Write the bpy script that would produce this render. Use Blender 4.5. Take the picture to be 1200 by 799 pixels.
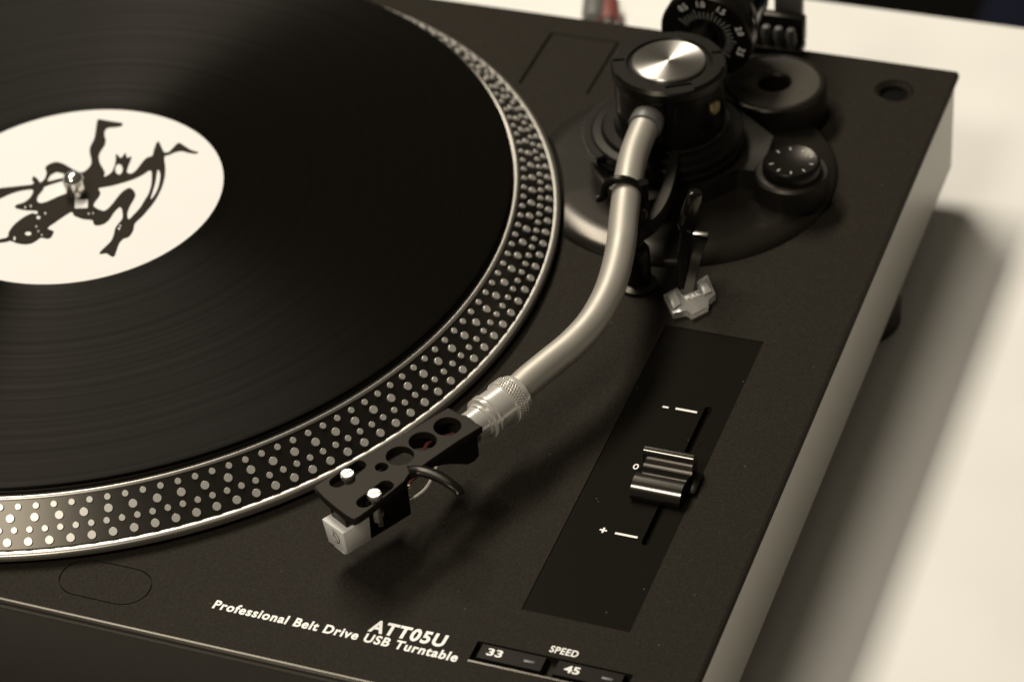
import bpy, bmesh, math, random
from mathutils import Vector, Matrix
random.seed(7)
S = bpy.context.scene
COL = S.collection
for o in list(bpy.data.objects): bpy.data.objects.remove(o)

# ------------------------------------------------------------------ camera
# all sizes below are millimetres; origin = spindle axis, z = 0 is the top of the plinth
TZ = -55.0                                   # table surface
def W(x, y, z): return Vector((x, y, z - TZ)) * 0.001
CP = Vector((429.4693, -631.5907, 540.5161)); AZ, EL, RO, FP = -0.409623, 0.676777, -0.086639, 3165.761
fw = Vector((math.sin(AZ)*math.cos(EL), math.cos(AZ)*math.cos(EL), -math.sin(EL)))
rx = fw.cross(Vector((0, 0, 1))).normalized(); ry = rx.cross(fw)
cx = math.cos(RO)*rx + math.sin(RO)*ry; cy = -math.sin(RO)*rx + math.cos(RO)*ry
def PX(u, v, z):
    """photo pixel (1200 x 799) -> point on the horizontal plane z"""
    d = fw + (u-600)/FP*cx - (v-399.5)/FP*cy
    return CP + d*((z-CP.z)/d.z)
def PROJ(p):
    d = Vector(p)-CP; k = d.dot(fw)
    return 600+FP*d.dot(cx)/k, 399.5-FP*d.dot(cy)/k
cam = bpy.data.cameras.new('camera'); co = bpy.data.objects.new('camera', cam); COL.objects.link(co)
m = Matrix((( cx.x, cy.x, -fw.x, 0), (cx.y, cy.y, -fw.y, 0), (cx.z, cy.z, -fw.z, 0), (0, 0, 0, 1)))
m.translation = W(*CP); co.matrix_world = m
cam.sensor_width = 36; cam.lens = FP/1200*36; cam.clip_start = .05; cam.clip_end = 50
cam.dof.use_dof = True
cam.dof.focus_distance = ((PX(560, 540, 10)-CP).dot(fw))*.001
cam.dof.aperture_fstop = 11.5; cam.dof.aperture_blades = 7
S.camera = co

# ------------------------------------------------------------------ light (indoor: two soft lamps, dim room)
wd = bpy.data.worlds.new('World'); S.world = wd; wd.use_nodes = True
bg = wd.node_tree.nodes['Background']; bg.inputs[0].default_value = (1, .87, .69, 1); bg.inputs[1].default_value = .072
def lamp(name, d, dist, size, power, col, tgt=(120, 0, 0)):
    l = bpy.data.lights.new(name, 'AREA'); l.shape = 'DISK'; l.size = size; l.energy = power; l.color = col
    o = bpy.data.objects.new(name, l); COL.objects.link(o)
    d = Vector(d).normalized(); o.location = W(*tgt)+d*dist
    o.rotation_euler = d.to_track_quat('Z', 'Y').to_euler()
ck = bpy.data.lights.new('ceiling_strip_lamp', 'AREA'); ck.shape = 'RECTANGLE'; ck.size = .36; ck.size_y = 1.3; ck.energy = 54; ck.color = (1, .925, .81)
cko = bpy.data.objects.new('ceiling_strip_lamp', ck); COL.objects.link(cko); cko.location = W(200, 0, 0)+Vector((-.545, .49, 1))*1.6   # long fixture overhead, facing down
lamp('room_lamp', (-.12, -.60, .79), 1.9, .5, 13, (1, .925, .81))
S.view_settings.view_transform = 'Standard'; S.view_settings.look = 'None'
S.view_settings.exposure = 0; S.view_settings.gamma = 1
S.view_settings.use_curve_mapping = False

# ------------------------------------------------------------------ materials
def mat(name, col, rough=.5, metal=0, spec=.5, aniso=0, arot=0, trans=0, ior=1.5, coat=0):
    M = bpy.data.materials.new(name); M.use_nodes = True
    b = M.node_tree.nodes['Principled BSDF']
    b.inputs['Base Color'].default_value = (*col, 1); b.inputs['Roughness'].default_value = rough
    b.inputs['Metallic'].default_value = metal; b.inputs['Specular IOR Level'].default_value = spec
    b.inputs['IOR'].default_value = ior; b.inputs['Transmission Weight'].default_value = trans
    b.inputs['Coat Weight'].default_value = coat
    if max(col) < .06 and not metal: b.inputs['Specular Tint'].default_value = (1, .9, .74, 1)
    if aniso:
        b.inputs['Anisotropic'].default_value = aniso; b.inputs['Anisotropic Rotation'].default_value = arot
        t = M.node_tree.nodes.new('ShaderNodeTangent'); t.direction_type = 'RADIAL'; t.axis = 'Z'
        M.node_tree.links.new(t.outputs[0], b.inputs['Tangent'])
    return M
def N(M, typ, **kw):
    n = M.node_tree.nodes.new(typ)
    for k, v in kw.items():
        if hasattr(n, k): setattr(n, k, v)
        else: n.inputs[k.replace('_', ' ')].default_value = v
    return n
def L(M, a, b): M.node_tree.links.new(a, b)
def B(M): return M.node_tree.nodes['Principled BSDF']
def objco(M):
    return N(M, 'ShaderNodeTexCoord').outputs['Object']
def grain(M, scale, dist, strength=.4, rough_var=None, speck=None, specks=900, mottle=None):
    c = objco(M); n = N(M, 'ShaderNodeTexNoise', Scale=scale, Detail=3.0); L(M, c, n.inputs['Vector'])
    bp = N(M, 'ShaderNodeBump', Strength=strength, Distance=dist); L(M, n.outputs[0], bp.inputs['Height']); L(M, bp.outputs[0], B(M).inputs['Normal'])
    if rough_var:
        n2 = N(M, 'ShaderNodeTexNoise', Scale=rough_var[2], Detail=5.0, Roughness=.6); L(M, c, n2.inputs['Vector'])
        mr = N(M, 'ShaderNodeMapRange'); mr.inputs[3].default_value = rough_var[0]; mr.inputs[4].default_value = rough_var[1]
        mr.inputs[1].default_value = .3; mr.inputs[2].default_value = .7
        L(M, n2.outputs[0], mr.inputs[0]); L(M, mr.outputs[0], B(M).inputs['Roughness'])
    if mottle:
        col = list(B(M).inputs['Base Color'].default_value)
        nm = N(M, 'ShaderNodeTexNoise', Scale=mottle[0], Detail=2.0); L(M, c, nm.inputs['Vector'])
        mk = N(M, 'ShaderNodeMix', data_type='RGBA'); mk.clamp_factor = True
        mq = N(M, 'ShaderNodeMapRange'); mq.inputs[1].default_value = .3; mq.inputs[2].default_value = .7; L(M, nm.outputs[0], mq.inputs[0]); L(M, mq.outputs[0], mk.inputs[0])
        mk.inputs[6].default_value = [x*(1-mottle[1]) for x in col[:3]]+[1]; mk.inputs[7].default_value = [x*(1+mottle[1]) for x in col[:3]]+[1]
        L(M, mk.outputs[2], B(M).inputs['Base Color'])
    if speck:
        v = N(M, 'ShaderNodeTexVoronoi', Scale=specks); L(M, c, v.inputs['Vector'])
        cr = N(M, 'ShaderNodeSeparateColor'); L(M, v.outputs['Color'], cr.inputs[0])
        a = N(M, 'ShaderNodeMath', operation='GREATER_THAN'); a.inputs[1].default_value = 1-speck[0]; L(M, cr.outputs[0], a.inputs[0])
        d = N(M, 'ShaderNodeMath', operation='LESS_THAN'); d.inputs[1].default_value = .28; L(M, v.outputs['Distance'], d.inputs[0])
        mu = N(M, 'ShaderNodeMath', operation='MULTIPLY'); L(M, a.outputs[0], mu.inputs[0]); L(M, d.outputs[0], mu.inputs[1])
        mm = N(M, 'ShaderNodeMath', operation='MULTIPLY'); L(M, mu.outputs[0], mm.inputs[0]); L(M, cr.outputs[1], mm.inputs[1])
        mx = N(M, 'ShaderNodeMix', data_type='RGBA'); L(M, mm.outputs[0], mx.inputs[0])
        mx.inputs[6].default_value = B(M).inputs['Base Color'].default_value
        if mottle: L(M, mk.outputs[2], mx.inputs[6])
        mx.inputs[7].default_value = (*speck[1], 1)
        L(M, mx.outputs[2], B(M).inputs['Base Color'])
    return M
DUST = (.16, .145, .115)
PAINT = grain(mat('black_speckled_paint', (.0215, .0186, .0142), .42, spec=.012), 2200, .00006, .5, None, (.004, (.09, .08, .062)), 1100, (2500, .34))
BODY = grain(mat('dark_body_paint', (.0105, .008, .0055), .45, spec=.22), 1800, .00004, .3, None)
GLOSSP = grain(mat('gloss_panel', (.0088, .0076, .0058), .3, spec=.006), 900, .00001, .2, None, (.0035, (.09, .08, .062)), 1100)
MOULD = grain(mat('moulded_black', (.0088, .0077, .0059), .3, spec=.4), 1500, .00003, .3, (.36, .46, 60))
BLK = grain(mat('satin_black', (.0045, .004, .0031), .3, spec=.25), 1200, .00002, .2)
BLKM = grain(mat('matt_black', (.015, .0125, .0096), .38, spec=.06), 2500, .00004, .3, None, (.002, (.07, .062, .05)), 1200)
GLOSS = mat('gloss_black', (.003, .0027, .0021), .16)
HOLE = mat('dark_void', (.002, .002, .002), .9, spec=.1)
ALU = grain(mat('satin_aluminium', (.38, .355, .30), .5, .5), 1500, .00001, .2, (.46, .54, 90))
CHROME = mat('chrome', (.82, .79, .73), .2, 1)
CAP = mat('turned_aluminium', (.52, .495, .44), .36, 1, aniso=.9, arot=.25)
SILV = mat('machined_silver', (.42, .395, .345), .34, .9)
DOTM = mat('dot_silver', (.56, .53, .47), .36, .5)
CONE = grain(mat('platter_black', (.0055, .005, .0042), .3, spec=.7), 2000, .00001, .15)
RUB = mat('rubber', (.006, .0056, .005), .6)
WHITE = mat('white_ink', (.86, .84, .78), .5)
GREYINK = mat('grey_ink', (.42, .40, .35), .5)
LABEL = grain(mat('label_paper', (.66, .65, .615), .6), 500, .00001, .2)
PRINT = mat('dark_print', (.017, .0138, .0094), .6, spec=.06)
TABLE = grain(mat('white_laminate', (.80, .78, .72), .45), 300, .00002, .15, (.40, .50, 9), (.002, (.4, .35, .28)), 110, (14, .035))
CARTW = mat('grey_plastic', (.86, .83, .77), .42)
CLEAR = mat('milky_clear_plastic', (.9, .87, .8), .16, trans=.85, ior=1.49)
REDP = mat('red_plastic', (.17, .045, .035), .45)
WIREW = mat('white_wire', (.6, .57, .5), .45)
GREYP = mat('grey_plastic_dark', (.10, .096, .085), .45)
FLOOR = grain(mat('dark_floor', (.0012, .0011, .0011), .8, spec=.1), 40, .001, .3)
NAVY = grain(mat('navy_fabric', (.004, .0052, .0125), .9, spec=.1), 900, .0006, .6)
FELT = mat('mat_rubber', (.007, .0065, .006), .5)

# vinyl: circular micro-grooves spread the lamp into a radial streak
VIN = mat('vinyl', (.0034, .0029, .0021), .3, aniso=1.0, spec=.5, arot=.25)
def vinyl():
    M = VIN; c = objco(M)
    ln = N(M, 'ShaderNodeVectorMath', operation='LENGTH'); L(M, c, ln.inputs[0])
    n = N(M, 'ShaderNodeTexNoise', noise_dimensions='1D', Scale=5200.0, Detail=3.0, Roughness=.7); L(M, ln.outputs['Value'], n.inputs['W'])
    n2 = N(M, 'ShaderNodeTexNoise', noise_dimensions='1D', Scale=420.0, Detail=2.0); L(M, ln.outputs['Value'], n2.inputs['W'])
    ad = N(M, 'ShaderNodeMath', operation='MULTIPLY_ADD'); L(M, n.outputs[0], ad.inputs[0]); ad.inputs[1].default_value = 1.1; m2 = N(M, 'ShaderNodeMath', operation='MULTIPLY_ADD'); L(M, n2.outputs[0], m2.inputs[0]); m2.inputs[1].default_value = .75; m2.inputs[2].default_value = .12; L(M, m2.outputs[0], ad.inputs[2])
    mr = N(M, 'ShaderNodeMapRange'); mr.inputs[1].default_value = .45; mr.inputs[2].default_value = 1.0; mr.inputs[3].default_value = .30; mr.inputs[4].default_value = .35
    L(M, ad.outputs[0], mr.inputs[0]); L(M, mr.outputs[0], B(M).inputs['Roughness'])
    sp = N(M, 'ShaderNodeMapRange'); sp.inputs[1].default_value = .55; sp.inputs[2].default_value = 1.3; sp.inputs[3].default_value = .012; sp.inputs[4].default_value = .042
    L(M, ad.outputs[0], sp.inputs[0]); L(M, sp.outputs[0], B(M).inputs['Specular IOR Level'])
vinyl()

# ------------------------------------------------------------------ mesh helpers
LOC = {}
def put(o, parent, wl, label=None, cat=None, group=None, kind=None):
    COL.objects.link(o)
    if parent:
        o.parent = parent; o.location = wl-LOC[parent.name]
    else: o.location = wl
    LOC[o.name] = wl.copy()
    for k, v in (('label', label), ('category', cat), ('group', group), ('kind', kind)):
        if v: o[k] = v
    return o
def finish(bm, name, mtl, parent=None, ang=35, origin=None, flat=0, **kw):
    bmesh.ops.recalc_face_normals(bm, faces=bm.faces)
    pts = [v.co for v in bm.verts]
    if origin is None:
        lo = Vector([min(p[i] for p in pts) for i in range(3)]); hi = Vector([max(p[i] for p in pts) for i in range(3)])
        origin = (lo+hi)/2
    origin = Vector(origin)
    for v in bm.verts: v.co = (v.co-origin)*.001
    me = bpy.data.meshes.new(name); bm.to_mesh(me); bm.free()
    if ang:
        me.shade_smooth(); me.set_sharp_from_angle(angle=math.radians(ang))
    if flat:
        for p in me.polygons:
            if p.area > flat*1e-6: p.use_smooth = False
    me.materials.append(mtl)
    o = bpy.data.objects.new(name, me)
    return put(o, parent, W(*origin), **kw)
def empty(name, x, y, z, **kw):
    o = bpy.data.objects.new(name, None); o.empty_display_size = .02
    return put(o, None, W(x, y, z), **kw)
def frame(o, zdir, xhint=(1, 0, 0)):
    z = Vector(zdir).normalized(); x = Vector(xhint); x = (x-z*x.dot(z))
    if x.length < 1e-6: x = z.orthogonal()
    x.normalize(); y = z.cross(x)
    M = Matrix(((x.x, y.x, z.x, o[0]), (x.y, y.y, z.y, o[1]), (x.z, y.z, z.z, o[2]), (0, 0, 0, 1)))
    return M
def lathe(bm, prof, M, seg=64, close=True):
    """profile of (r, h) about the local z of M"""
    rings = []
    for r, h in prof:
        if r <= 1e-6: rings.append([bm.verts.new(M@Vector((0, 0, h)))])
        else: rings.append([bm.verts.new(M@Vector((r*math.cos(2*math.pi*k/seg), r*math.sin(2*math.pi*k/seg), h))) for k in range(seg)])
    for a, b in zip(rings, rings[1:]):
        for k in range(seg):
            k2 = (k+1) % seg
            if len(a) == 1 and len(b) == 1: continue
            if len(a) == 1: bm.faces.new((a[0], b[k], b[k2]))
            elif len(b) == 1: bm.faces.new((a[k], a[k2], b[0]))
            else: bm.faces.new((a[k], a[k2], b[k2], b[k]))
    if close:
        for r in (rings[0], rings[-1]):
            if len(r) > 1: bm.faces.new(r)
def I(x=0, y=0, z=0): return Matrix.Translation((x, y, z))
def prism(bm, pts, z0, z1, bev=0, top=None):
    """pts: list of (x, y); vertical prism"""
    a = [bm.verts.new((p[0], p[1], z0)) for p in pts]
    t = top or pts
    b = [bm.verts.new((p[0], p[1], z1)) for p in t]
    n = len(pts); fs = [bm.faces.new(a), bm.faces.new(b)]
    for k in range(n): fs.append(bm.faces.new((a[k], a[(k+1) % n], b[(k+1) % n], b[k])))
    if bev:
        es = list({e for f in fs for e in f.edges})
        bmesh.ops.bevel(bm, geom=es, offset=bev, segments=2, affect='EDGES', profile=.5)
def box(bm, x0, x1, y0, y1, z0, z1, bev=0):
    prism(bm, [(x0, y0), (x1, y0), (x1, y1), (x0, y1)], z0, z1, bev)
def obox(bm, M, sx, sy, sz, bev=0):
    b2 = bmesh.new(); box(b2, -sx/2, sx/2, -sy/2, sy/2, -sz/2, sz/2, bev)
    bmesh.ops.recalc_face_normals(b2, faces=b2.faces); merge(bm, b2, M)
def merge(bm, b2, M=Matrix()):
    mp = {v: bm.verts.new(M@v.co) for v in b2.verts}
    for f in b2.faces: bm.faces.new([mp[v] for v in f.verts])
    b2.free()
def catmull(P, n=8):
    P = [Vector(p) for p in P]; out = []
    for i in range(len(P)-1):
        a = P[i-1] if i else P[0]*2-P[1]; b, c = P[i], P[i+1]; d = P[i+2] if i+2 < len(P) else c*2-b
        for k in range(n):
            t = k/n
            out.append(.5*((2*b)+(c-a)*t+(2*a-5*b+4*c-d)*t*t+(3*b-a-3*c+d)*t**3))
    out.append(P[-1]); return out
def sweep(bm, path, rad, seg=20, flat=1.0, up=(0, 0, 1)):
    path = [Vector(p) for p in path]; n = len(path); rings = []
    for i, p in enumerate(path):
        t = (path[min(i+1, n-1)]-path[max(i-1, 0)]).normalized()
        s = t.cross(Vector(up)); s = s.normalized() if s.length > 1e-5 else t.orthogonal().normalized()
        u = s.cross(t); r = rad[i] if isinstance(rad, (list, tuple)) else rad
        rings.append([bm.verts.new(p+s*r*math.cos(2*math.pi*k/seg)+u*r*flat*math.sin(2*math.pi*k/seg)) for k in range(seg)])
    for a, b in zip(rings, rings[1:]):
        for k in range(seg): bm.faces.new((a[k], a[(k+1) % seg], b[(k+1) % seg], b[k]))
    bm.faces.new(rings[0]); bm.faces.new(rings[-1])
def ribbon(bm, path, w, h, up=(0, 0, 1)):
    """rectangular section swept along a path, width w sideways, height h along up"""
    path = [Vector(p) for p in path]; n = len(path); rings = []; up = Vector(up)
    for i, p in enumerate(path):
        t = (path[min(i+1, n-1)]-path[max(i-1, 0)]).normalized(); s = t.cross(up).normalized()
        rings.append([bm.verts.new(p+s*a*w/2+up*b*h/2) for a, b in ((-1, -1), (1, -1), (1, 1), (-1, 1))])
    for a, b in zip(rings, rings[1:]):
        for k in range(4): bm.faces.new((a[k], a[(k+1) % 4], b[(k+1) % 4], b[k]))
    bm.faces.new(rings[0]); bm.faces.new(rings[-1])
def eval_mesh(o):
    dg = bpy.context.evaluated_depsgraph_get(); return bpy.data.meshes.new_from_object(o.evaluated_get(dg))
def boolean(bm, cutters):
    """bm minus every cutter bmesh (mm)"""
    def tmp(b):
        bmesh.ops.recalc_face_normals(b, faces=b.faces)
        me = bpy.data.meshes.new('t'); b.to_mesh(me); b.free(); o = bpy.data.objects.new('t', me); COL.objects.link(o); return o
    o = tmp(bm); cs = [tmp(c) for c in cutters]
    for c in cs:
        md = o.modifiers.new('b', 'BOOLEAN'); md.object = c; md.operation = 'DIFFERENCE'; md.solver = 'EXACT'
    bpy.context.view_layer.update(); me = eval_mesh(o)
    for x in [o]+cs: bpy.data.objects.remove(x)
    b = bmesh.new(); b.from_mesh(me); bpy.data.meshes.remove(me); return b
def outline(splines, th, bev=0, res=1):
    """2D filled outline with holes, extruded; returns bmesh centred on z = 0"""
    c = bpy.data.curves.new('t', 'CURVE'); c.dimensions = '2D'; c.fill_mode = 'BOTH'; c.extrude = max(th/2-bev, .001); c.bevel_depth = bev; c.bevel_resolution = res
    c.offset = -bev
    for pts in splines:
        s = c.splines.new('POLY'); s.points.add(len(pts)-1); s.use_cyclic_u = True
        for p, q in zip(s.points, pts): p.co = (q[0], q[1], 0, 1)
    o = bpy.data.objects.new('t', c); COL.objects.link(o); bpy.context.view_layer.update(); me = eval_mesh(o)
    bpy.data.objects.remove(o); b = bmesh.new(); b.from_mesh(me); bpy.data.meshes.remove(me)
    bmesh.ops.remove_doubles(b, verts=b.verts, dist=.0005); return b
def circ(x, y, r, n=40, ry=None): return [(x+r*math.cos(2*math.pi*k/n), y+(ry or r)*math.sin(2*math.pi*k/n)) for k in range(n)]
def stadium(x0, x1, y, r, n=14):
    return [(x1-r+r*math.cos(a), y+r*math.sin(a)) for a in [-math.pi/2+math.pi*k/n for k in range(n+1)]] + \
           [(x0+r+r*math.cos(a), y+r*math.sin(a)) for a in [math.pi/2+math.pi*k/n for k in range(n+1)]]
def text_bm(s, bold=0, shear=0, space=1):
    c = bpy.data.curves.new('t', 'FONT'); c.body = s; c.size = 10; c.shear = shear; c.offset = bold; c.space_character = space; c.extrude = .05; c.resolution_u = 6
    o = bpy.data.objects.new('t', c); COL.objects.link(o); bpy.context.view_layer.update(); me = eval_mesh(o)
    bpy.data.objects.remove(o); b = bmesh.new(); b.from_mesh(me); bpy.data.meshes.remove(me); return b
def text(name, s, x0, x1, yb, cap, z, mtl, parent, bold=.18, shear=0, space=1, **kw):
    b = text_bm(s, bold, shear, space); xs = [v.co.x for v in b.verts]; a, e = min(xs), max(xs)
    for v in b.verts: v.co = Vector((x0+(v.co.x-a)/(e-a)*(x1-x0), yb+v.co.y*cap/7.29, z+.03 if v.co.z > 0 else z-.02))
    return finish(b, name, mtl, parent, ang=0, **kw)

# ------------------------------------------------------------------ setting
b = bmesh.new(); box(b, -900, 1100, -1000, 292.4, TZ-30, TZ, 2)
finish(b, 'table_top', TABLE, origin=(0, 0, TZ), kind='structure')
b = bmesh.new(); box(b, -6000, 6000, -4000, 7000, TZ-770, TZ-740)
finish(b, 'floor', FLOOR, origin=(0, 0, TZ-740), kind='structure')

# ------------------------------------------------------------------ turntable
TT = empty('turntable', 38, 3, TZ, label='black belt drive turntable with curved silver tonearm on the white table', cat='turntable')
X0, X1, Y0, Y1 = -187, 263.2, -166.9, 172.9
PLC = (206.3, 238.8, -127.5, 6.6)            # pitch panel
def cut_box(*a):
    c = bmesh.new(); box(c, *a); return c
def cut_cyl(x, y, r, z0, z1, seg=48):
    c = bmesh.new(); lathe(c, [(r, z0), (r, z1)], I(x, y), seg); return c
def cut_poly(pts, z0, z1):
    c = bmesh.new(); prism(c, pts, z0, z1); return c
b = bmesh.new(); box(b, X0, X1, Y0, Y1, -3.6, 0, 1.3)
gro = bmesh.new()
oa, ob = stadium(70.9, 99.9, -151.4, 7.6), stadium(71.3, 99.5, -151.4, 7.2)
ring = []
n = len(oa); lo = [[gro.verts.new((p[0], p[1], z)) for p in q] for q in (oa, ob) for z in (-.6, .5)]
for k in range(n):
    k2 = (k+1) % n
    for i, j in ((0, 1), (1, 3), (3, 2), (2, 0)): gro.faces.new((lo[i][k], lo[i][k2], lo[j][k2], lo[j][k]))
rec = cut_poly([(112, 125.3), (139, 125.3), (139, 160.4), (112, 160.4)], -1.1, 1)
cuts = [cut_box(PLC[0], PLC[1], PLC[2], PLC[3], -.55, 1),
        cut_poly(stadium_rot := [(231.55+p[1], -60.1+p[0]) for p in stadium(-32.6, 32.6, 0, 1.35)], -3.0, 1),
        gro, rec, cut_cyl(243.6, 154.6, 6.9, -3.2, 1), cut_cyl(206.8, 129.8, 19.2, -2.0, 1, 64),
        cut_box(198.9, 244.9, -151.2, -142.7, -2.4, 1)]
b = boolean(b, cuts)
top = finish(b, 'top_plate', PAINT, TT, ang=30, flat=900)
b = bmesh.new()
rings = []
for ins, z in ((1.1, -3.6), (1.1, -40), (1.9, -42), (4, -44)):
    rings.append([b.verts.new(v) for v in ((X0+ins, Y0+ins, z), (X1-ins, Y0+ins, z), (X1-ins, Y1-ins, z), (X0+ins, Y1-ins, z))])
vert = []
for a, c in zip(rings, rings[1:]):
    for k in range(4): b.faces.new((a[k], a[(k+1) % 4], c[(k+1) % 4], c[k]))
b.faces.new(rings[0]); b.faces.new(rings[-1])
b.edges.ensure_lookup_table()
ve = [e for e in b.edges if abs(e.verts[0].co.z-e.verts[1].co.z) > .5]
bmesh.ops.bevel(b, geom=ve, offset=2.2, segments=4, affect='EDGES', profile=.5)
pb = finish(b, 'plinth_body', BODY, TT, ang=50)
SIDE = grain(mat('silver_side_paint', (.36, .345, .31), .42, .3), 1800, .00003, .3)
pb.data.materials.append(SIDE)
for p in pb.data.polygons:
    if abs(p.normal.x) > .6: p.material_index = 1
for x, y in ((246, 92), (246, -118), (-166, 86), (-166, -118)):
    b = bmesh.new(); lathe(b, [(0, TZ), (15.6, TZ), (16.5, TZ+1.2), (16.5, TZ+9), (15, -43.9), (0, -43.9)], I(x, y), 40)
    finish(b, 'foot', RUB, TT)
b = bmesh.new(); sweep(b, [(X0+.8, Y0+.75, -1.62), (X1-.8, Y0+.75, -1.62)], 1.6, 20)
finish(b, 'edge_highlight_strip', grain(mat('edge_highlight_gloss', (.012, .0102, .0078), .34, spec=.5), 2600, .00004, .4), TT)  # glossy strip added so the rounded front edge shows a highlight
# pitch panel
b = bmesh.new(); e = .12
sl = [(231.55+p[1], -60.1+p[0]) for p in stadium(-32.2, 32.2, 0, 1.25)]
bm2 = outline([[(PLC[0]+e, PLC[2]+e), (PLC[1]-e, PLC[2]+e), (PLC[1]-e, PLC[3]-e), (PLC[0]+e, PLC[3]-e)], sl], .25)
for v in bm2.verts: v.co.z += -.55+.125
pp = finish(bm2, 'pitch_panel', GLOSSP, TT, ang=30)
ZP = -.29
for y in (-31.5, -89.8):
    b = bmesh.new(); box(b, 221.7, 228.6, y-.42, y+.42, ZP-.03, ZP+.03)
    finish(b, 'scale_mark', WHITE, pp, ang=0)
b = bmesh.new(); box(b, 217.6, 219.5, -32.1, -31.4, ZP-.03, ZP+.03); finish(b, 'minus_sign', WHITE, pp, ang=0)
b = bmesh.new(); prism(b, [(216.9+u*2.2, -90.7+v*2.2) for u, v in ((.36, 0), (.64, 0), (.64, .36), (1, .36), (1, .64), (.64, .64), (.64, 1), (.36, 1), (.36, .64), (0, .64), (0, .36), (.36, .36))], ZP-.03, ZP+.03)
finish(b, 'plus_sign', WHITE, pp, ang=0)
b2 = outline([circ(218.4, -60.4, .85, 20, 1.25), circ(218.4, -60.4, .45, 20, .8)], .06)
for v in b2.verts: v.co.z += ZP
finish(b2, 'zero_mark', WHITE, pp, ang=0)
# pitch slider: saddle profile
prof = [(-9.3, .4), (-9.4, 1.0), (-9.1, 2.0), (-8.4, 3.4), (-7.2, 4.6), (-5.6, 5.3), (-3.8, 5.4), (-1.9, 5.0), (0, 4.3), (1.8, 3.5), (3.3, 2.7), (3.4, 2.7), (4.0, 5.0), (4.3, 7.0), (4.8, 7.8), (5.7, 8.3), (6.7, 8.2), (7.6, 7.5), (8.2, 6.4), (8.8, .4)]
b = bmesh.new()
ra = [[b.verts.new((x, -66+y, z)) for y, z in prof] for x in (221.4, 236.8)]
for k in range(len(prof)-1): b.faces.new((ra[0][k], ra[0][k+1], ra[1][k+1], ra[1][k]))
b.faces.new((ra[0][-1], ra[0][0], ra[1][0], ra[1][-1])); b.faces.new(ra[0]); b.faces.new(ra[1])
SLID = mat('slider_gloss', (.0055, .005, .0042), .2, spec=1.0, coat=.9)
sk = finish(b, 'pitch_slider', SLID, TT, ang=40)
b = bmesh.new(); box(b, 230.6, 232.5, -70, -62, -2.6, .9); finish(b, 'slider_stem', BLK, sk)
b = bmesh.new(); box(b, 236.9, 239.6, -69, -59.5, .1, 1.6, .3); finish(b, 'slider_skirt', BLK, sk)
# speed buttons
BUTTON = mat('button_black', (.0075, .0064, .005), .35, spec=.05)
for x0, x1, s, tx in ((199.9, 220.6, '33', 203.0), (222.6, 243.6, '45', 225.9)):
    b = bmesh.new()
    prism(b, [(x0, -150.0), (x1, -150.0), (x1, -143.2), (x0, -143.2)], -2.3, .15, 0, [(x0+.9, -149.0), (x1-.9, -149.0), (x1-.9, -143.6), (x0+.9, -143.6)])
    bt = finish(b, 'speed_button', BUTTON, TT, ang=20, label='black speed button marked '+s)
    text('button_number', s, tx, tx+4.5, -147.3, 2.7, .18, WHITE, bt, bold=.25)
    b = bmesh.new(); box(b, x1-6.6, x1-3.4, -146.9, -146.0, .1, .3, .08); finish(b, 'indicator_window', GREYP, bt)
b = bmesh.new(); ribbon(b, [(198.9, -150.75, -.35), (244.9, -150.75, -.35)], .7, .9)
finish(b, 'button_bezel', mat('bezel_black', (.012, .011, .01), .25), TT)
# lettering
text('title_lettering', 'Professional Belt Drive USB Turntable', 120.3, 195.9, -152.2, 3.35, .02, WHITE, TT, bold=.3, shear=.05, space=1.14)
text('model_lettering', 'ATT05U', 167.3, 190.4, -147.9, 4.7, .02, WHITE, TT, bold=.36, shear=.05, space=1.16)
text('speed_lettering', 'SPEED', 219.5, 227.8, -141.0, 2.5, .02, WHITE, TT, bold=.22, shear=.04, space=1.1)
# socket ring in the corner hole
b = bmesh.new(); lathe(b, [(6.7, -3.0), (6.7, -.35), (6.3, -.1), (5.0, -1.2), (4.8, -3.0)], I(243.6, 154.6), 48)
finish(b, 'socket_ring', BLKM, TT)
b = bmesh.new(); lathe(b, [(0, -2.95), (4.7, -2.95), (4.7, -2.7), (0, -2.7)], I(243.6, 154.6), 32); finish(b, 'socket_floor', HOLE, TT)
# accessory cover lying in its recess
b = bmesh.new(); box(b, 112.9, 138.1, 125.5, 160.2, -1.05, -.12, .35); finish(b, 'light_cover', PAINT, TT, flat=100)

# ------------------------------------------------------------------ platter
C0, C1 = (149.6, 14.3), (160.9, 4.7)
b = bmesh.new()
lathe(b, [(0, .1), (38, .1), (38, 1.6), (158, 1.6), (160.6, 2.4), C1, C0, (147.6, 14.5), (0, 14.5)], I(), 256)
PLT = finish(b, 'platter', CONE, TT, ang=25, origin=(0, 0, 0))
b = bmesh.new(); lathe(b, [(160.3, 1.5), (162.6, 1.5), (163.1, 1.9), (163.1, 3.6), (162.9, 3.9), (161.7, 4.35), (161.4, 4.3), (160.3, 4.3), (160.3, 1.5)], I(), 256, False)
finish(b, 'rim_ring', SILV, PLT, ang=50)
b = bmesh.new(); lathe(b, [(147.7, 14.2), (149.75, 14.1), (149.95, 14.3), (149.75, 14.6), (149.1, 14.95), (148.7, 14.9), (147.7, 14.7), (147.7, 14.2)], I(), 256, False)
finish(b, 'lip_ring', SILV, PLT, ang=50)
b = bmesh.new(); lathe(b, [(0, 14.5), (147.3, 14.5), (147.5, 15.9), (0, 15.9)], I(), 160); finish(b, 'rubber_mat', FELT, PLT)
b = bmesh.new(); lathe(b, [(0, 10), (3.55, 10), (3.55, 23.4), (3.2, 24.6), (2.2, 25.5), (.9, 25.95), (0, 26)], I(), 32); finish(b, 'spindle', CHROME, PLT)
nrm = Vector((C0[1]-C1[1], 0, C1[0]-C0[0])).normalized()
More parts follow.
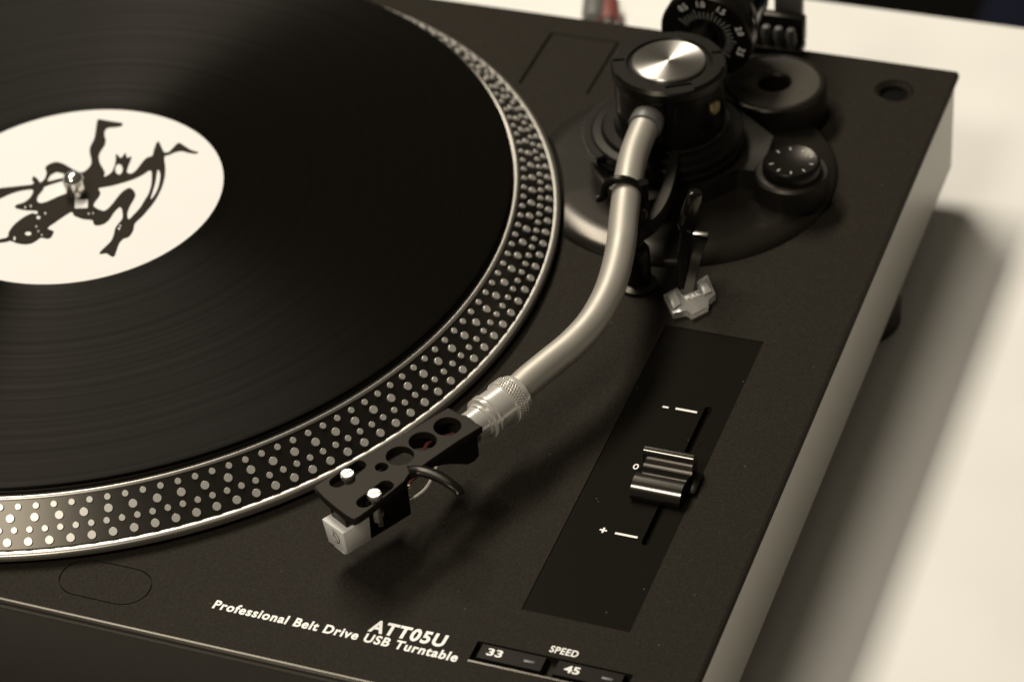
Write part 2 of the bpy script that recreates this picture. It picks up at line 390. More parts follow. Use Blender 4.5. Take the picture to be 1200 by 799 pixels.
def dot_mesh(r):
    q = bmesh.new(); lathe(q, [(r, -.2), (r, .48), (r-.07, .55), (0, .55)], I(), 18)
    bmesh.ops.recalc_face_normals(q, faces=q.faces)
    for v in q.verts: v.co *= .001
    me = bpy.data.meshes.new('strobe_dot'); q.to_mesh(me); q.free(); me.shade_smooth(); me.set_sharp_from_angle(angle=math.radians(20)); me.materials.append(DOTM); return me
dots = []
for f, cnt, r, ph in ((.155, 180, .98, .4), (.385, 133, 1.30, .1), (.625, 216, .98, .2), (.865, 160, 1.30, .7)):
    me = dot_mesh(r)
    for k in range(cnt):
        a = 2*math.pi*(k+ph)/cnt; rr = C0[0]+(C1[0]-C0[0])*f; z = C0[1]+(C1[1]-C0[1])*f
        p = Vector((rr*math.cos(a), rr*math.sin(a), z)); nn = Vector((nrm.x*math.cos(a), nrm.x*math.sin(a), nrm.z))
        u, v = PROJ(p); vis = -6 < u < 1206 and -6 < v < 805 and nn.dot((CP-p).normalized()) > .03
        dots.append((0 if vis else 1, (p-CP).length, me, p, nn, a))
dots.sort(key=lambda d: d[:2])
nvis = sum(1 for d in dots if d[0] == 0); print('visible dots', nvis)
rest = bmesh.new()
for i, (hid, _, me, p, nn, a) in enumerate(dots):
    M = frame(p, nn, (-math.sin(a), math.cos(a), 0))
    if not hid and i < 300:
        o = bpy.data.objects.new('strobe_dot', me); o.rotation_mode = 'QUATERNION'; o.rotation_quaternion = M.to_quaternion()
        put(o, PLT, W(*p))
    else:
        q = bmesh.new(); q.from_mesh(me)
        for v in q.verts: v.co *= 1000
        merge(rest, q, M)
finish(rest, 'remaining_strobe_dots', DOTM, PLT, kind='stuff')

# ------------------------------------------------------------------ record
RC = empty('vinyl_record', 0, 0, 15.9, label='black vinyl record with white centre label lying on the dotted platter', cat='record')
b = bmesh.new()
lathe(b, [(3.62, 15.95), (146.6, 15.95), (147.6, 16.3), (147.8, 16.7), (147.5, 17.2), (146.4, 17.55), (145.2, 17.45), (60, 17.3), (56, 17.15), (51.4, 17.2), (50.6, 17.55), (3.62, 17.55), (3.62, 15.95)], I(), 256, False)
finish(b, 'disc', VIN, RC, ang=40, origin=(0, 0, 17))
b = bmesh.new(); lathe(b, [(3.66, 17.5), (50.0, 17.5), (50.0, 17.72), (3.66, 17.72), (3.66, 17.5)], I(), 128, False)
LB = finish(b, 'label', LABEL, RC, ang=40, label='white paper label with a dark dancing figure')
ZF = 17.74
fig = [(0,220.5),(37,216.5),(37.5,211),(39.5,206.5),(45,211),(47,214),(52,210),(54.5,203),(53,197),(56,193.5),(61,191),(67,190),(74,192),(82,196.5),(89.5,200.5),(96,202),(101,199.5),(106,194),(107,188),(105,178),(106,171.5),(110.5,162),(112.5,150),(114.5,140.5),(120,140.6),(134.4,143),(143.2,144.5),(142.5,148),(135,149.5),(126,150.5),(123,154),(122.5,159),(124,165),(122.5,171),(119.5,175.5),(115.9,182.6),(117,191),(121,198),(123,203),(121.8,207),(126,205.5),(131,201.5),(134,195),(135.5,188),(136,180.5),(141,185),(143.5,183.5),(147,179.5),(149,185),(154,183.5),(152.5,190),(150,196),(149,202),(154,203.5),(160,199),(166,191),(172,185),(178.5,182.5),(180.5,175),(185,165.5),(189,172),(192.5,178.5),(198,178),(204,172),(209.5,167.5),(216,171),(224,176),(232.5,178.5),(229,180.5),(221,179.5),(213,177.5),(205,179),(198,182),(192.8,184),(193.6,195),(193.5,205),(190.6,217.5),(185,230),(177.6,241.3),(167.6,253),(158.2,262),(156.3,270),(151.3,277.6),(145,280),(140,285),(137,292.6),(133.8,300.8),(129.4,300),(124.4,297),(118,298),(117,295.7),(122.5,290),(130,282.6),(133.2,275),(135,267.6),(138.8,262),(143.2,256.3),(143.5,250),(142,243.8),(138.8,244),(133.2,250),(127.6,258.2),(120.6,263.2),(112.5,264.4),(109.4,262),(108,258.2),(97.5,257),(90,254.4),(86.3,252.5),(83.8,248.8),(75,253.8),(65,260.7),(56.3,267),(58.8,269.4),(63,271.3),(60,278.2),(55,280),(48.2,278.8),(42.5,282.6),(36.3,285.7),(28,286.5),(18.8,285),(12.5,282.6),(6,284),(-10,286),(-12,283),(7.5,278.6),(10,272.6),(15,265),(22.5,258.2),(31.3,252.5),(38.8,249.8),(42,251.2),(44,249.5),(43.2,247.5),(36.3,247),(27.5,246.3),(18,243.8),(19.4,240),(27.5,237.5),(33.8,233),(37.5,228),(38,222.5),(25,223.8),(12.5,227.5),(0,233),(-30,246),(-44,246),(-42,228),(-20,222)]
holes = [[(55.6,211.3),(60,205),(66.3,202),(75,203.8),(74,208.5),(65,210.7),(57,212.6)],
 [(52,219.4),(62.5,215.6),(75,212.5),(77.6,217.5),(77.6,226),(70,229.4),(56.3,235.7),(47.5,238),(43.5,235),(45,229.4),(50.7,222.5)],
 [(87.6,233.8),(103,233.8),(102.6,243.8),(87.6,244.4)],
 [(116.3,220.6),(131.3,218),(146.3,213.8),(158.8,209.4),(167.6,205),(176.3,200),(177.8,207.6),(177,217.6),(173.8,227.6),(170,233.8),(163.8,243.8),(156.3,252),(150.7,257),(149.4,250),(152.6,241.3),(157.6,232.5),(158.6,227.5),(156.3,223),(151.3,220.3),(143.8,224.4),(137.6,231.3),(131.3,239.4),(125,245.7),(120,247),(110.6,242.5),(110.6,238.2),(115.7,231.3),(117.8,226.3)],
 [(185,199),(187.6,204),(187.2,212),(184.5,222),(180,230),(176.5,233.5),(179,225),(182,215),(183.5,206)],
 circ(139.4, 198.6, 4.2, 16, 6), circ(33, 273.8, 3.7, 12, 2.2), circ(45, 255, 2.2, 12, 2.0),
 circ(17, 279.5, 1.1, 8, 2.6), circ(36, 241.6, .8, 8, 1.6), circ(29.5, 243, .8, 8, 1.5), circ(42.5, 265.5, .9, 8, 1), circ(45, 271, .9, 8, 1), circ(49, 275.5, .9, 8, 1),
 circ(139.5, 268, 1.1, 8, 1.6), circ(141, 264.5, .9, 8, 1.2), circ(104, 250.5, .8, 8, 1.2), circ(109, 250, .7, 8, 1.1), circ(53, 250, .9, 8, 1.4)]
tr = lambda pts: [tuple(PX(u, v, ZF)[:2]) for u, v in pts]
def smooth_closed(pts, n=3):
    out = []; k = len(pts)
    for i in range(k):
        a, b_, c, d = (Vector(pts[(i+j) % k]) for j in (-1, 0, 1, 2))
        if (c-b_).length > 14: out.append(tuple(b_)); continue
        for s in range(n):
            t = s/n; out.append(tuple(.5*((2*b_)+(c-a)*t+(2*a-5*b_+4*c-d)*t*t+(3*b_-a-3*c+d)*t**3)))
    return out
b = outline([tr(smooth_closed(fig))]+[tr(smooth_closed(h) if len(h) > 8 else h) for h in holes], .04)
for v in b.verts: v.co.z += ZF
finish(b, 'printed_figure', PRINT, LB, ang=0)

# ------------------------------------------------------------------ tonearm base
PV = Vector((183, 87))
b = bmesh.new(); MC = (186.7, 87.1)
pf = [(0, -2), (52.9, -2), (52.9, .05)]
for k in range(1, 9):
    t = k/8; pf.append((52.6-9.5*(1-math.cos(t*math.pi/2)), .05+4.2*math.sin(t*math.pi/2)))
pf += [(0, 4.3)]
lathe(b, pf, I(*MC), 128)
b = boolean(b, [cut_cyl(0, 0, 164.6, -5, 10, 200)])
AB = finish(b, 'armboard', grain(mat('armboard_black', (.0115, .0098, .0074), .25, spec=.36), 1500, .00002, .2), TT, ang=32)
pts = [tuple(PX(u, v, 12)[:2]) for u, v in ((691, 178), (696, 198), (708, 217), (728, 231), (757, 236), (785, 230), (802, 222), (835, 212), (863, 199), (893, 202), (908, 160), (850, 115), (780, 98), (720, 115), (696, 148))]
b = bmesh.new(); prism(b, pts, 4.0, 12.2, .6); BS = finish(b, 'arm_base', MOULD, TT, ang=40, flat=300)
b = bmesh.new(); lathe(b, [(0, 3.6), (12.6, 3.6), (12.6, 12.2), (11.8, 13), (0, 13)], I(227, 80.8), 48); finish(b, 'knob_plinth', MOULD, TT)
b = bmesh.new(); lathe(b, [(0, 12.8), (10, 12.8), (9.9, 14.0), (9.6, 16.6), (8.9, 17.4), (8.4, 17.1), (0, 17.1)], I(227, 80.8), 48); KN = finish(b, 'antiskate_knob', BLK, TT)
b = bmesh.new()
for k in range(9):
    a = math.radians(-150+k*37); obox(b, I(227+6.9*math.cos(a), 80.8+6.9*math.sin(a), 17.13)@Matrix.Rotation(a, 4, 'Z'), 1.3, .45, .05)
finish(b, 'knob_scale', GREYINK, KN, ang=0)
b = bmesh.new(); lathe(b, [(0, 12), (25.6, 12), (26.0, 12.8), (26.0, 15.0), (25.2, 15.6), (25.2, 16.6), (26.0, 17.0), (26.0, 18.6), (25.3, 19.4), (22.5, 19.6), (21.5, 21.0), (0, 21.0)], I(181.8, 86.2), 80)
finish(b, 'height_ring', BLK, TT)
arc = [(181.8+27.2*math.cos(a), 86.2+27.2*math.sin(a), 17.2) for a in [math.radians(150+k*6) for k in range(15)]]
b = bmesh.new(); ribbon(b, arc, 3.6, 3.4); bmesh.ops.bevel(b, geom=b.edges[:], offset=.5, segments=2, affect='EDGES'); finish(b, 'ring_lever', BLK, TT)
# pivot housing
b = bmesh.new(); lathe(b, [(0, 20), (19.4, 20), (19.4, 21.2), (18.6, 21.8), (18.6, 40.4), (18.2, 40.8), (0, 40.8)], I(*PV), 80)
PH = finish(b, 'pivot_housing', GLOSS, TT)
b = bmesh.new(); lathe(b, [(0, 40.8), (18.7, 40.8), (19.3, 41.3), (19.3, 44.2), (18.3, 45.4), (14.2, 45.4), (13.6, 44.6), (0, 44.6)], I(*PV), 96)
cs = []
for a in (20, 115, 205, 300):
    c = bmesh.new(); obox(c, I(*PV)@Matrix.Rotation(math.radians(a), 4, 'Z')@I(17.2, 0, 45.3), 5.5, 9, .9); cs.append(c)
b = boolean(b, cs)
finish(b, 'housing_top', BLK, PH, ang=30)
b = bmesh.new(); lathe(b, [(0, 44.5), (12.3, 44.5), (12.3, 45.5), (11.9, 45.9), (0, 45.9)], I(*PV), 96); finish(b, 'pivot_cap', CAP, PH, ang=30)
b = bmesh.new(); lathe(b, [(0, -1), (2.6, -1), (2.6, .5), (2.1, .9), (0, .9)], frame((PV.x+18.6*math.cos(-.35), PV.y+18.6*math.sin(-.35), 34), (math.cos(-.35), math.sin(-.35), 0)), 24); finish(b, 'bearing_screw', mat('brass', (.35, .27, .13), .35, 1), PH)
# tracking dial and counterweight on the rear shaft
ax = Vector((.045, 1, .06)).normalized()
s0 = Vector((183.6, 100, 34)); dc = Vector((185.0, 121.5, 34.0))
b = bmesh.new(); lathe(b, [(0, -4), (4.2, -4), (4.2, 24), (0, 24)], frame(s0, ax), 24); finish(b, 'rear_shaft', GLOSS, TT)
F = frame(dc, ax)
b = bmesh.new(); lathe(b, [(4.3, 0), (16.0, 0), (16.7, .7), (16.7, 5.2), (16.0, 6.0), (4.3, 6.0), (4.3, 0)], F, 72, False)
DI = finish(b, 'tracking_dial', BLK, TT, ang=40)
FF = frame(dc, -ax, (1, 0, 0))        # local x right, y up, z towards the arm
b = bmesh.new()
for k in range(21):
    a = math.radians(150-k*9.5); ln = 3.8 if k % 4 == 0 else 2.7
    obox(b, FF@Matrix.Rotation(a, 4, 'Z')@I(7.4+ln/2, 0, .02), ln, .2, .06)
finish(b, 'dial_ticks', GREYINK, DI, ang=0)
for s, d in (('0.5', 127), ('1.0', 96), ('1.5', 63), ('2.0', 20), ('2.5', -18)):
    q = text_bm(s, .12); xs = [v.co.x for v in q.verts]; mid = (min(xs)+max(xs))/2
    M = FF@Matrix.Rotation(math.radians(d-90), 4, 'Z')@I(0, 12.1, .02)@Matrix.Diagonal((.29, .33, .3, 1))@I(-mid, 0, 0)
    for v in q.verts: v.co = M@v.co
    finish(q, 'dial_number', WHITE, DI, ang=0)
b = bmesh.new(); obox(b, frame(s0+ax*12+Vector((0, -1.2, 4.2)), (0, -.5, 1)), 1.0, 4.2, .3, .1); finish(b, 'pointer_mark', WHITE, DI)
b = bmesh.new(); lathe(b, [(0, 6.1), (13.2, 6.1), (13.6, 6.6), (13.6, 12), (12.9, 12.6), (12.9, 14.2), (13.6, 14.8), (13.6, 27), (12.6, 28.4), (0, 28.4)], F, 72)
CW = finish(b, 'counterweight', mat('counterweight_grey', (.10, .095, .085), .2, 1), TT, ang=40)

# ------------------------------------------------------------------ tonearm tube
cl = [(762, 135), (757, 146), (750, 162), (743, 181), (737.5, 205), (734, 230), (731, 256), (728.5, 281), (724, 307), (716.5, 334), (705.5, 359), (690, 383), (668, 406), (641, 428), (617, 448), (598, 467)]
path = []
for u, v in cl:
    z = 27
    for _ in range(30): z = 20+14*(PX(u, v, z).y+66)/133; z = min(z, 34.4)
    path.append(PX(u, v, z))
TUBE_END = path[-1].copy()
sm = catmull(path, 6)
b = bmesh.new(); sweep(b, sm, 4.75, 28); TB = finish(b, 'tonearm_tube', ALU, TT, ang=60)
d0 = (path[2]-path[0]).normalized()
b = bmesh.new(); lathe(b, [(5.0, -3), (5.5, -3), (5.7, 1.0), (5.4, 1.8), (4.95, 2.0), (4.95, -3)], frame(path[1], d0), 40, False); finish(b, 'tube_collar', GREYP, TB)
# locking collar
ca = (PX(562, 494, 20)-TUBE_END); ca.z = -.2; ca.normalize()
LCM = frame(TUBE_END-ca*1.5, ca)
b = bmesh.new(); prof = [(4.8, -1.5), (6.6, -1.5)]
lathe(b, [(4.0, -1.5), (6.2, -1.5), (6.4, -1.1), (6.4, .2), (6.6, .4), (6.6, 4.6), (6.35, 4.8), (6.35, 10.6), (6.75, 10.9), (6.75, 11.7), (6.3, 12.0), (6.3, 12.6), (6.6, 12.8), (6.6, 13.3), (5.4, 13.5), (5.4, 14.6), (4.9, 14.8), (4.9, 19), (0, 19)], LCM, 64)
COLL = mat('satin_chrome', (.70, .675, .61), .24, .5, spec=.8)
LC = finish(b, 'locking_collar', COLL, TT, ang=30)
b = bmesh.new()
for row in range(4):
    for k in range(48):
        a = 2*math.pi*(k+.5*(row % 2))/48
        obox(b, LCM@Matrix.Rotation(a, 4, 'Z')@I(6.72, 0, .95+row*1.02), .7, .5, .62, .12)
finish(b, 'knurling', COLL, LC, ang=0)

# ------------------------------------------------------------------ headshell
ZH = 24.6
c3 = lambda x, y, z=ZH: PX(360+x/3.633, 440+y/3.633, z)
xy = lambda p: (p.x, p.y)
hc = [c3(597, 215), c3(492, 278), c3(395, 340)]
scr = [c3(170, 415, ZH+1.6), c3(285, 500, ZH+1.6)]
mid = (c3(170, 425)+c3(285, 512))/2
hx = (mid-hc[0]); hx.z = 0; hx.normalize(); hy = Vector((-hx.y, hx.x, 0))     # along the shell, and to its outer (right) side
op = [(600,135),(745,215),(700,243),(640,280),(570,328),(520,362),(490,385),(455,402),(432,420),(415,448),(370,485),(320,525),(270,565),(225,598),(198,612),(165,594),(120,560),(70,518),(35,480),(30,470),(80,437),(150,396),(260,332),(430,236)]
def slot(p, q, r, n=10):
    d = (q-p); d.z = 0; d.normalize(); s = Vector((-d.y, d.x, 0)); out = []
    for k in range(n+1):
        a = math.pi*k/n; out.append(xy(q+d*r*math.sin(a)-s*r*math.cos(a)))
    for k in range(n+1):
        a = math.pi*k/n; out.append(xy(p-d*r*math.sin(a)+s*r*math.cos(a)))
    return out
sl1 = slot(c3(128, 452), c3(218, 382), 2.15); sl2 = slot(c3(243, 538), c3(335, 468), 2.15)
b = outline([[xy(c3(*p)) for p in op]]+[circ(h.x, h.y, 4.0, 32) for h in hc]+[circ(*xy(c3(317, 388)), 1.8, 20), sl1, sl2], 2.6, .3, 2)
for v in b.verts: v.co.z += ZH-1.3
HS = finish(b, 'headshell', BLKM, TT, ang=0)
def hl(s, t, z): return hc[0]+hx*s+hy*t+Vector((0, 0, z-ZH))
# side walls under the rear half, curving up to the plate
for t in (-5.5, 5.6):
    b = bmesh.new(); P2 = [(-5.6, ZH-2.5), (-5.6, ZH-11.6), (-3.6, ZH-12.4), (-1, ZH-12.0)] + [(-1+19*k/8, ZH-12.0+8.8*math.sin(k/8*math.pi/2)) for k in range(1, 9)] + [(22, ZH-2.5)]
    aa = [[b.verts.new(hl(s, t+w, z)) for s, z in P2] for w in (-.8, .8)]
    for k in range(len(P2)): b.faces.new((aa[0][k], aa[0][(k+1) % len(P2)], aa[1][(k+1) % len(P2)], aa[1][k]))
    b.faces.new(aa[0]); b.faces.new(aa[1]); finish(b, 'side_wall', BLKM, HS)
b = bmesh.new(); obox(b, frame(hl(-4.9, 0, ZH-6), (0, 0, 1), hx), 1.5, 12.4, 7.0, .2); finish(b, 'rear_wall', BLKM, HS)
SCREW = mat('screw_steel', (.5, .475, .42), .36, .8)
for q in scr:
    M = I(q.x, q.y, 0)
    b = bmesh.new(); lathe(b, [(1.1, ZH-9), (1.1, ZH-.2), (2.0, ZH), (2.1, ZH+1.3), (1.8, ZH+1.7), (0, ZH+1.75)], M, 28)
    c = bmesh.new(); obox(c, M@I(0, 0, ZH+1.7)@Matrix.Rotation(random.uniform(0, 3), 4, 'Z'), 5, .45, .8)
    b = boolean(b, [c]); finish(b, 'cartridge_screw', SCREW, HS, ang=25)
fl = [c3(430, 412, ZH-1.2), c3(470, 405, ZH-1.2), c3(520, 415, ZH-1.1), c3(570, 436, ZH-1.3), c3(612, 462, ZH-1.8), c3(640, 484, ZH-2.6), c3(652, 505, ZH-3.4)]
b = bmesh.new(); fs = catmull(fl, 5); sweep(b, fs, [2.7-1.2*(i/(len(fs)-1))**.6 for i in range(len(fs))], 16, .6); finish(b, 'finger_lift', BLK, HS)
# cartridge
c7 = lambda x, y, z: PX(360+x/6.66, 540+y/6.66, z)
ZC = 16.6
FL, FR, TR = c7(112, 452, ZC), c7(278, 568, ZC), c7(488, 440, ZC)
BLc = FL+TR-FR; ux = (FR-TR).normalized(); uy = (FR-FL).normalized(); wid = (FR-FL).length; dep = (FR-TR).length
b = bmesh.new(); prism(b, [xy(p) for p in (FL+uy*.5-ux*.8, FR-uy*.5-ux*.8, TR-uy*.5, BLc+uy*.5)], ZC-9.2, ZC, .35, [xy(p) for p in (FL, FR, TR, BLc)])
ST = finish(b, 'stylus_block', CARTW, TT, ang=30, label='pale grey stylus block with a round emblem')
cm = (FL+FR)/2; tl = .8/9.2
em = frame(cm+Vector((0, 0, -4.1))-ux*(4.1*tl)+ux*.02, ux+Vector((0, 0, -tl)), uy)
EMI = mat('emblem_grey', (.12, .11, .09), .5)
b = outline([circ(0, 0, 2.25, 32, 2.6), circ(0, 0, 1.95, 32, 2.3)], .05)
for v in b.verts: v.co = em@v.co
finish(b, 'emblem_ring', EMI, ST, ang=0)
b = bmesh.new()
obox(b, em@I(-.5, 0, 0)@Matrix.Rotation(-.22, 4, 'Z'), .32, 3.9, .05); obox(b, em@I(.45, -.1, 0)@Matrix.Rotation(.3, 4, 'Z'), .32, 3.2, .05)
finish(b, 'emblem_strokes', EMI, ST, ang=0)
b = bmesh.new(); bc = (FL+FR)/2-ux*(dep+7.6); obox(b, frame((bc.x, bc.y, (ZC-8.6+ZH-2.65)/2), (0, 0, 1), ux), 15.0, wid-.6, (ZH-2.65)-(ZC-8.6), .4); CB = finish(b, 'cartridge_body', BLK, TT)
b = bmesh.new(); bc2 = (FL+FR)/2-ux*(dep*.62); obox(b, frame((bc2.x, bc2.y, (ZC+ZH-2.65)/2+.05), (0, 0, 1), ux), dep*.74, wid-2, ZH-2.75-ZC, .3); finish(b, 'cartridge_neck', BLK, CB)
lo = TR-ux*3.0+Vector((0, 0, -1.5))
b = bmesh.new(); lathe(b, [(0, 0), (.9, 0), (.9, 4.0), (1.5, 4.1), (1.5, 5.4), (0, 5.5)], I(lo.x+uy.x*.6, lo.y+uy.y*.6, ZC-4.6), 16); finish(b, 'mounting_nut', CHROME, CB)
b = bmesh.new(); cn = (FL+FR)/2-ux*4; obox(b, frame((cn.x, cn.y, ZC-9.9), (0, 0, 1), ux), 5.5, wid*.55, 1.3, .3); finish(b, 'stylus_guard_lip', CARTW, ST)
b = bmesh.new(); sweep(b, [cn+Vector((0, 0, -10)), cn+ux*1+Vector((0, 0, -12.6))], .3, 8); finish(b, 'cantilever', ALU, ST)
be = bc-ux*7.4
for i, (wm, off) in enumerate(((REDP, -2.4), (WIREW, 2.6), (REDP, .8), (WIREW, -.9))):
    p0 = hl(-3.8, off*.8, ZH-6.5); p3 = Vector((be.x, be.y, 0))+uy*off*1.3; p3.z = ZC-1.5-(i % 2)*3
    p1 = p0.lerp(p3, .35)+hy*(1.5*(i-1.5))+Vector((0, 0, 1.6)); p2 = p0.lerp(p3, .7)+hy*(2.0*(1.5-i))+Vector((0, 0, -.6))
    b = bmesh.new(); sweep(b, catmull([p0, p1, p2, p3], 8), .55, 8); finish(b, 'cartridge_wire', wm, HS)
for i in range(4):
    b = bmesh.new(); q = Vector((be.x, be.y, ZC-1.5-(i % 2)*3))+uy*(-2.4, 2.6, .8, -.9)[i]*1.3
    lathe(b, [(0, -1), (.75, -1), (.75, 3.4), (0, 3.4)], frame(q+ux*.6, -ux), 10); finish(b, 'contact_pin', mat('gold_pin', (.55, .48, .33), .25, 1), CB)

# ------------------------------------------------------------------ arm rest, lift and cue lever
def tube_at(u, v):
    z = 27
    for _ in range(30): z = 20+14*(PX(u, v, z).y+66)/133
    return PX(u, v, z)
tc = tube_at(729, 226); td = (tube_at(727, 240)-tube_at(731, 212)).normalized(); ts = td.cross(Vector((0, 0, 1))).normalized(); tu = ts.cross(td)
if ts.x < 0: ts = -ts
rest_base = PX(746, 338, .5)
b = bmesh.new(); lathe(b, [(0, .2), (6.2, .2), (6.2, 1.4), (4.4, 2.2), (4.2, 15), (3.4, 16.2), (0, 16.2)], I(rest_base.x, rest_base.y+2, 0), 28)
AR = finish(b, 'arm_rest', BLK, TT)
pl = tc+ts*6.6
b = bmesh.new(); sweep(b, catmull([(rest_base.x, rest_base.y+2, 14), (rest_base.x-.2, rest_base.y+5, 17.5), (pl.x, pl.y-1, tc.z-7), (pl.x, pl.y, tc.z-2), (pl.x, pl.y+.3, tc.z+4.2)], 6), 2.0, 14, 1.0, (0, 1, 0)); finish(b, 'rest_post', GLOSS, AR)
hk = []
for k in range(13):
    a = math.radians(5+k*15.5); hk.append(tc+ts*5.9*math.cos(a)+tu*5.9*math.sin(a))
hk += [hk[-1]-tu*1.5-ts*1.2, hk[-1]-tu*1.7-ts*2.6]
b = bmesh.new(); ribbon(b, hk, .1, .1, td); b.free()
b = bmesh.new(); sweep(b, hk, 1.35, 12, 1.0, td); finish(b, 'rest_clamp', BLK, AR)
lf = [PX(u, v, 19) for u, v in ((791, 184), (787, 206), (781, 230), (772, 250), (760, 264), (748, 272))]
b = bmesh.new(); ribbon(b, catmull(lf, 6), 3.4, 6.0); finish(b, 'arm_lift', MOULD, TT)
b = bmesh.new(); lathe(b, [(0, 12), (2.6, 12), (2.6, 17), (0, 17)], I(lf[0].x, lf[0].y+.5, 0), 20); finish(b, 'lift_post', BLK, TT)
lb = PX(799, 338, 1)
l1 = PX(805, 268, 21); l2 = PX(816, 224, 35)
b = bmesh.new(); sweep(b, catmull([lb, PX(800, 318, 6), PX(802, 293, 13), l1], 6), 2.0, 14, 1.0, (0, 1, 0)); CL = finish(b, 'cue_lever', BLK, TT)
b = bmesh.new(); dl = (l2-l1); lathe(b, [(0, -.5), (2.6, -.3), (3.4, 1.2), (3.5, 3), (2.7, dl.length-2), (2.3, dl.length-.6), (1.6, dl.length), (0, dl.length)], frame(l1, dl), 14)
finish(b, 'lever_grip', GLOSS, CL, ang=30)
b = bmesh.new(); ribbon(b, catmull([PX(803, 342, .8), PX(808, 318, 6), PX(814, 296, 11), PX(821, 277, 14.5)], 6), 5.2, 2.6, (0, 1, .2)); finish(b, 'lever_bracket', BLK, TT)
b = bmesh.new(); t_ = PX(821, 274.5, 15.2); obox(b, I(t_.x, t_.y, t_.z)@Matrix.Rotation(.1, 4, 'Z'), 5.0, 1.7, .9, .2); finish(b, 'bracket_tip', mat('dull_metal', (.35, .33, .29), .35, 1), TT)
# hinge block at the rear edge
b = bmesh.new(); box(b, 186.5, 206, 165.8, 174.5, .02, 3.2, .5); HB = finish(b, 'cover_hinge', MOULD, TT)
for i in range(4):
    x = 188.2+i*4.6; b = bmesh.new(); lathe(b, [(0, 3), (1.9, 3), (1.9, 9), (1.3, 10.4), (0, 10.8)], I(x, 168.6), 18); finish(b, 'hinge_rib', GREYP, HB)
b = bmesh.new(); box(b, 187, 206, 171.5, 175.5, 3, 13.5, .8); finish(b, 'hinge_back', MOULD, HB)
b = bmesh.new(); box(b, 193.5, 204, 175.6, 179.5, -12, 44, 1.0); finish(b, 'hinge_arm', GREYP, HB)

# ------------------------------------------------------------------ loose things
AD = empty('record_adapter', 206.8, 129.8, -2, label='round dark grey centre adapter for 45 singles in its well beside the counterweight', cat='adapter')
b = bmesh.new(); lathe(b, [(5.6, -1.98), (17.6, -1.98), (18.4, -1.2), (18.4, 12.2), (18.25, 13.0), (17.8, 13.6), (17.1, 13.9), (16.4, 13.9), (16.0, 13.55), (6.6, 13.3), (5.6, 12.5), (5.6, -1.98)], I(206.8, 129.8), 72, False)
ADB = finish(b, 'adapter_body', grain(mat('adapter_shaded_grey', (.007, .006, .0047), .28, spec=.6), 1500, .00003, .3), AD, ang=25)  # near-black puts the shade of the upright sides into the colour
b = bmesh.new(); lathe(b, [(6.3, 13.2), (15.9, 13.2), (15.9, 13.62), (6.3, 13.62), (6.3, 13.2)], I(206.8, 129.8), 64, False); finish(b, 'adapter_lit_face', grain(mat('adapter_lit_grey', (.034, .0295, .0225), .4, spec=.4), 1500, .00003, .3), AD, ang=25)  # paler disc added; the light falling on the top is in its colour
for k in range(3):
    a = math.radians(100+120*k); b = bmesh.new(); lathe(b, [(0, 13.3), (.8, 13.3), (.8, 13.66), (0, 13.66)], I(206.8+11.5*math.cos(a), 129.8+11.5*math.sin(a)), 14); finish(b, 'adapter_dimple', RUB, AD)

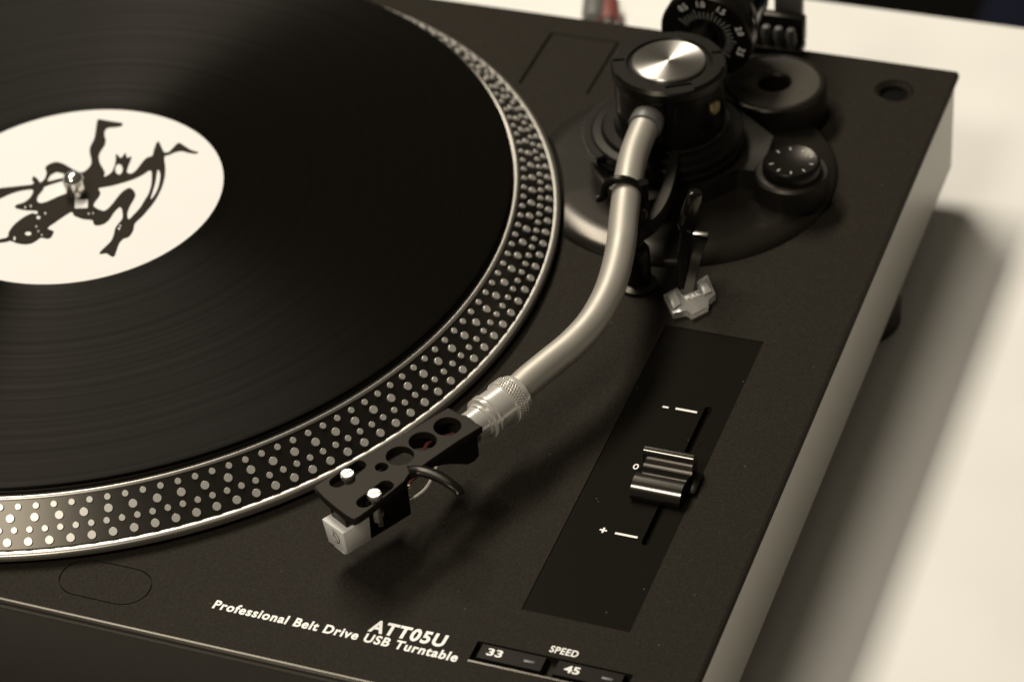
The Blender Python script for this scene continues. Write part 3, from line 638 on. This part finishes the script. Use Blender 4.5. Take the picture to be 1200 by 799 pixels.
c6 = lambda x, y, z: PX(770+x/11.41, 310+y/11.41, z)
g0 = c6(430, 420, 0)
SG = empty('stylus_guard', g0.x, g0.y, 0, label='small notched clear plastic guard embossed PULL lying beside the cue lever', cat='plastic guard')
def gpoly(name, pts, z0, z1, bev, mtl=CLEAR):
    b = bmesh.new(); prism(b, [xy(c6(x, y, z1)) for x, y in pts], z0, z1, bev); return finish(b, name, mtl, SG, ang=30)
gpoly('guard_plate', [(85, 400), (272, 300), (345, 425), (562, 342), (530, 222), (672, 132), (788, 400), (670, 468), (692, 548), (462, 668), (392, 602), (215, 660)], .2, 2.6, .3)
GTAB = mat('grey_clear_plastic', (.40, .385, .34), .25, trans=.3)
gpoly('guard_tab', [(140, 415), (245, 345), (318, 520), (222, 590)], 2.65, 3.3, .15, GTAB)
gpoly('guard_tab', [(560, 240), (640, 190), (730, 355), (630, 400)], 2.65, 3.3, .15, GTAB)
q = text_bm('PULL', .15); xs = [v.co.x for v in q.verts]; g1, g2 = c6(395, 470, 2.64), c6(600, 395, 2.64); gd = (g2-g1); gs = gd.length/(max(xs)-min(xs))*.9; gd.normalize(); gn = Vector((-gd.y, gd.x, 0))
for v in q.verts: v.co = g1+gd*(v.co.x-min(xs))*gs+gn*v.co.y*gs*.95+Vector((0, 0, .12 if v.co.z > 0 else -.1))
finish(q, 'guard_lettering', mat('embossed_plastic', (.8, .77, .7), .3), SG, ang=0)

RA = PX(713, 16, TZ+5); 
CA = empty('audio_cable', RA.x, RA.y, TZ, label='grey audio cable with red plug on the table behind the turntable', cat='cable')
dr = Vector((.35, -1, 0)).normalized()
b = bmesh.new(); lathe(b, [(0, -10), (3.6, -10), (4.6, -7), (4.9, 4), (4.6, 9), (0, 9)], frame((RA.x, RA.y, TZ+5), dr), 24); finish(b, 'red_plug', REDP, CA)
b = bmesh.new(); lathe(b, [(0, 9), (4.0, 9), (4.0, 16), (0, 16)], frame((RA.x, RA.y, TZ+5), dr), 24); finish(b, 'plug_shell', CHROME, CA)
r0 = Vector((RA.x, RA.y, TZ+5))-dr*9
b = bmesh.new(); sweep(b, catmull([r0, r0+Vector((-6, 10, 0)), r0+Vector((-14, 26, -1)), r0+Vector((-12, 42, -2.4))], 8), 2.6, 14); finish(b, 'cable', GREYP, CA)
b = bmesh.new(); e0 = PX(697, 8, TZ+6); lathe(b, [(0, -16), (3.6, -16), (4.8, -12), (5.2, 6), (4.6, 12), (0, 12)], frame((e0.x, e0.y, TZ+6), Vector((.3, -1, 0)).normalized()), 24); finish(b, 'grey_plug', GREYP, CA)

b = bmesh.new(); box(b, 128, 800, 760, 1400, TZ-740, TZ-330, 40)
finish(b, 'navy_fabric_block', NAVY, origin=(464, 1080, TZ-740), label='dark navy fabric beyond the far edge of the white table', cat='fabric')  # plain block stands in for navy fabric of unknown form
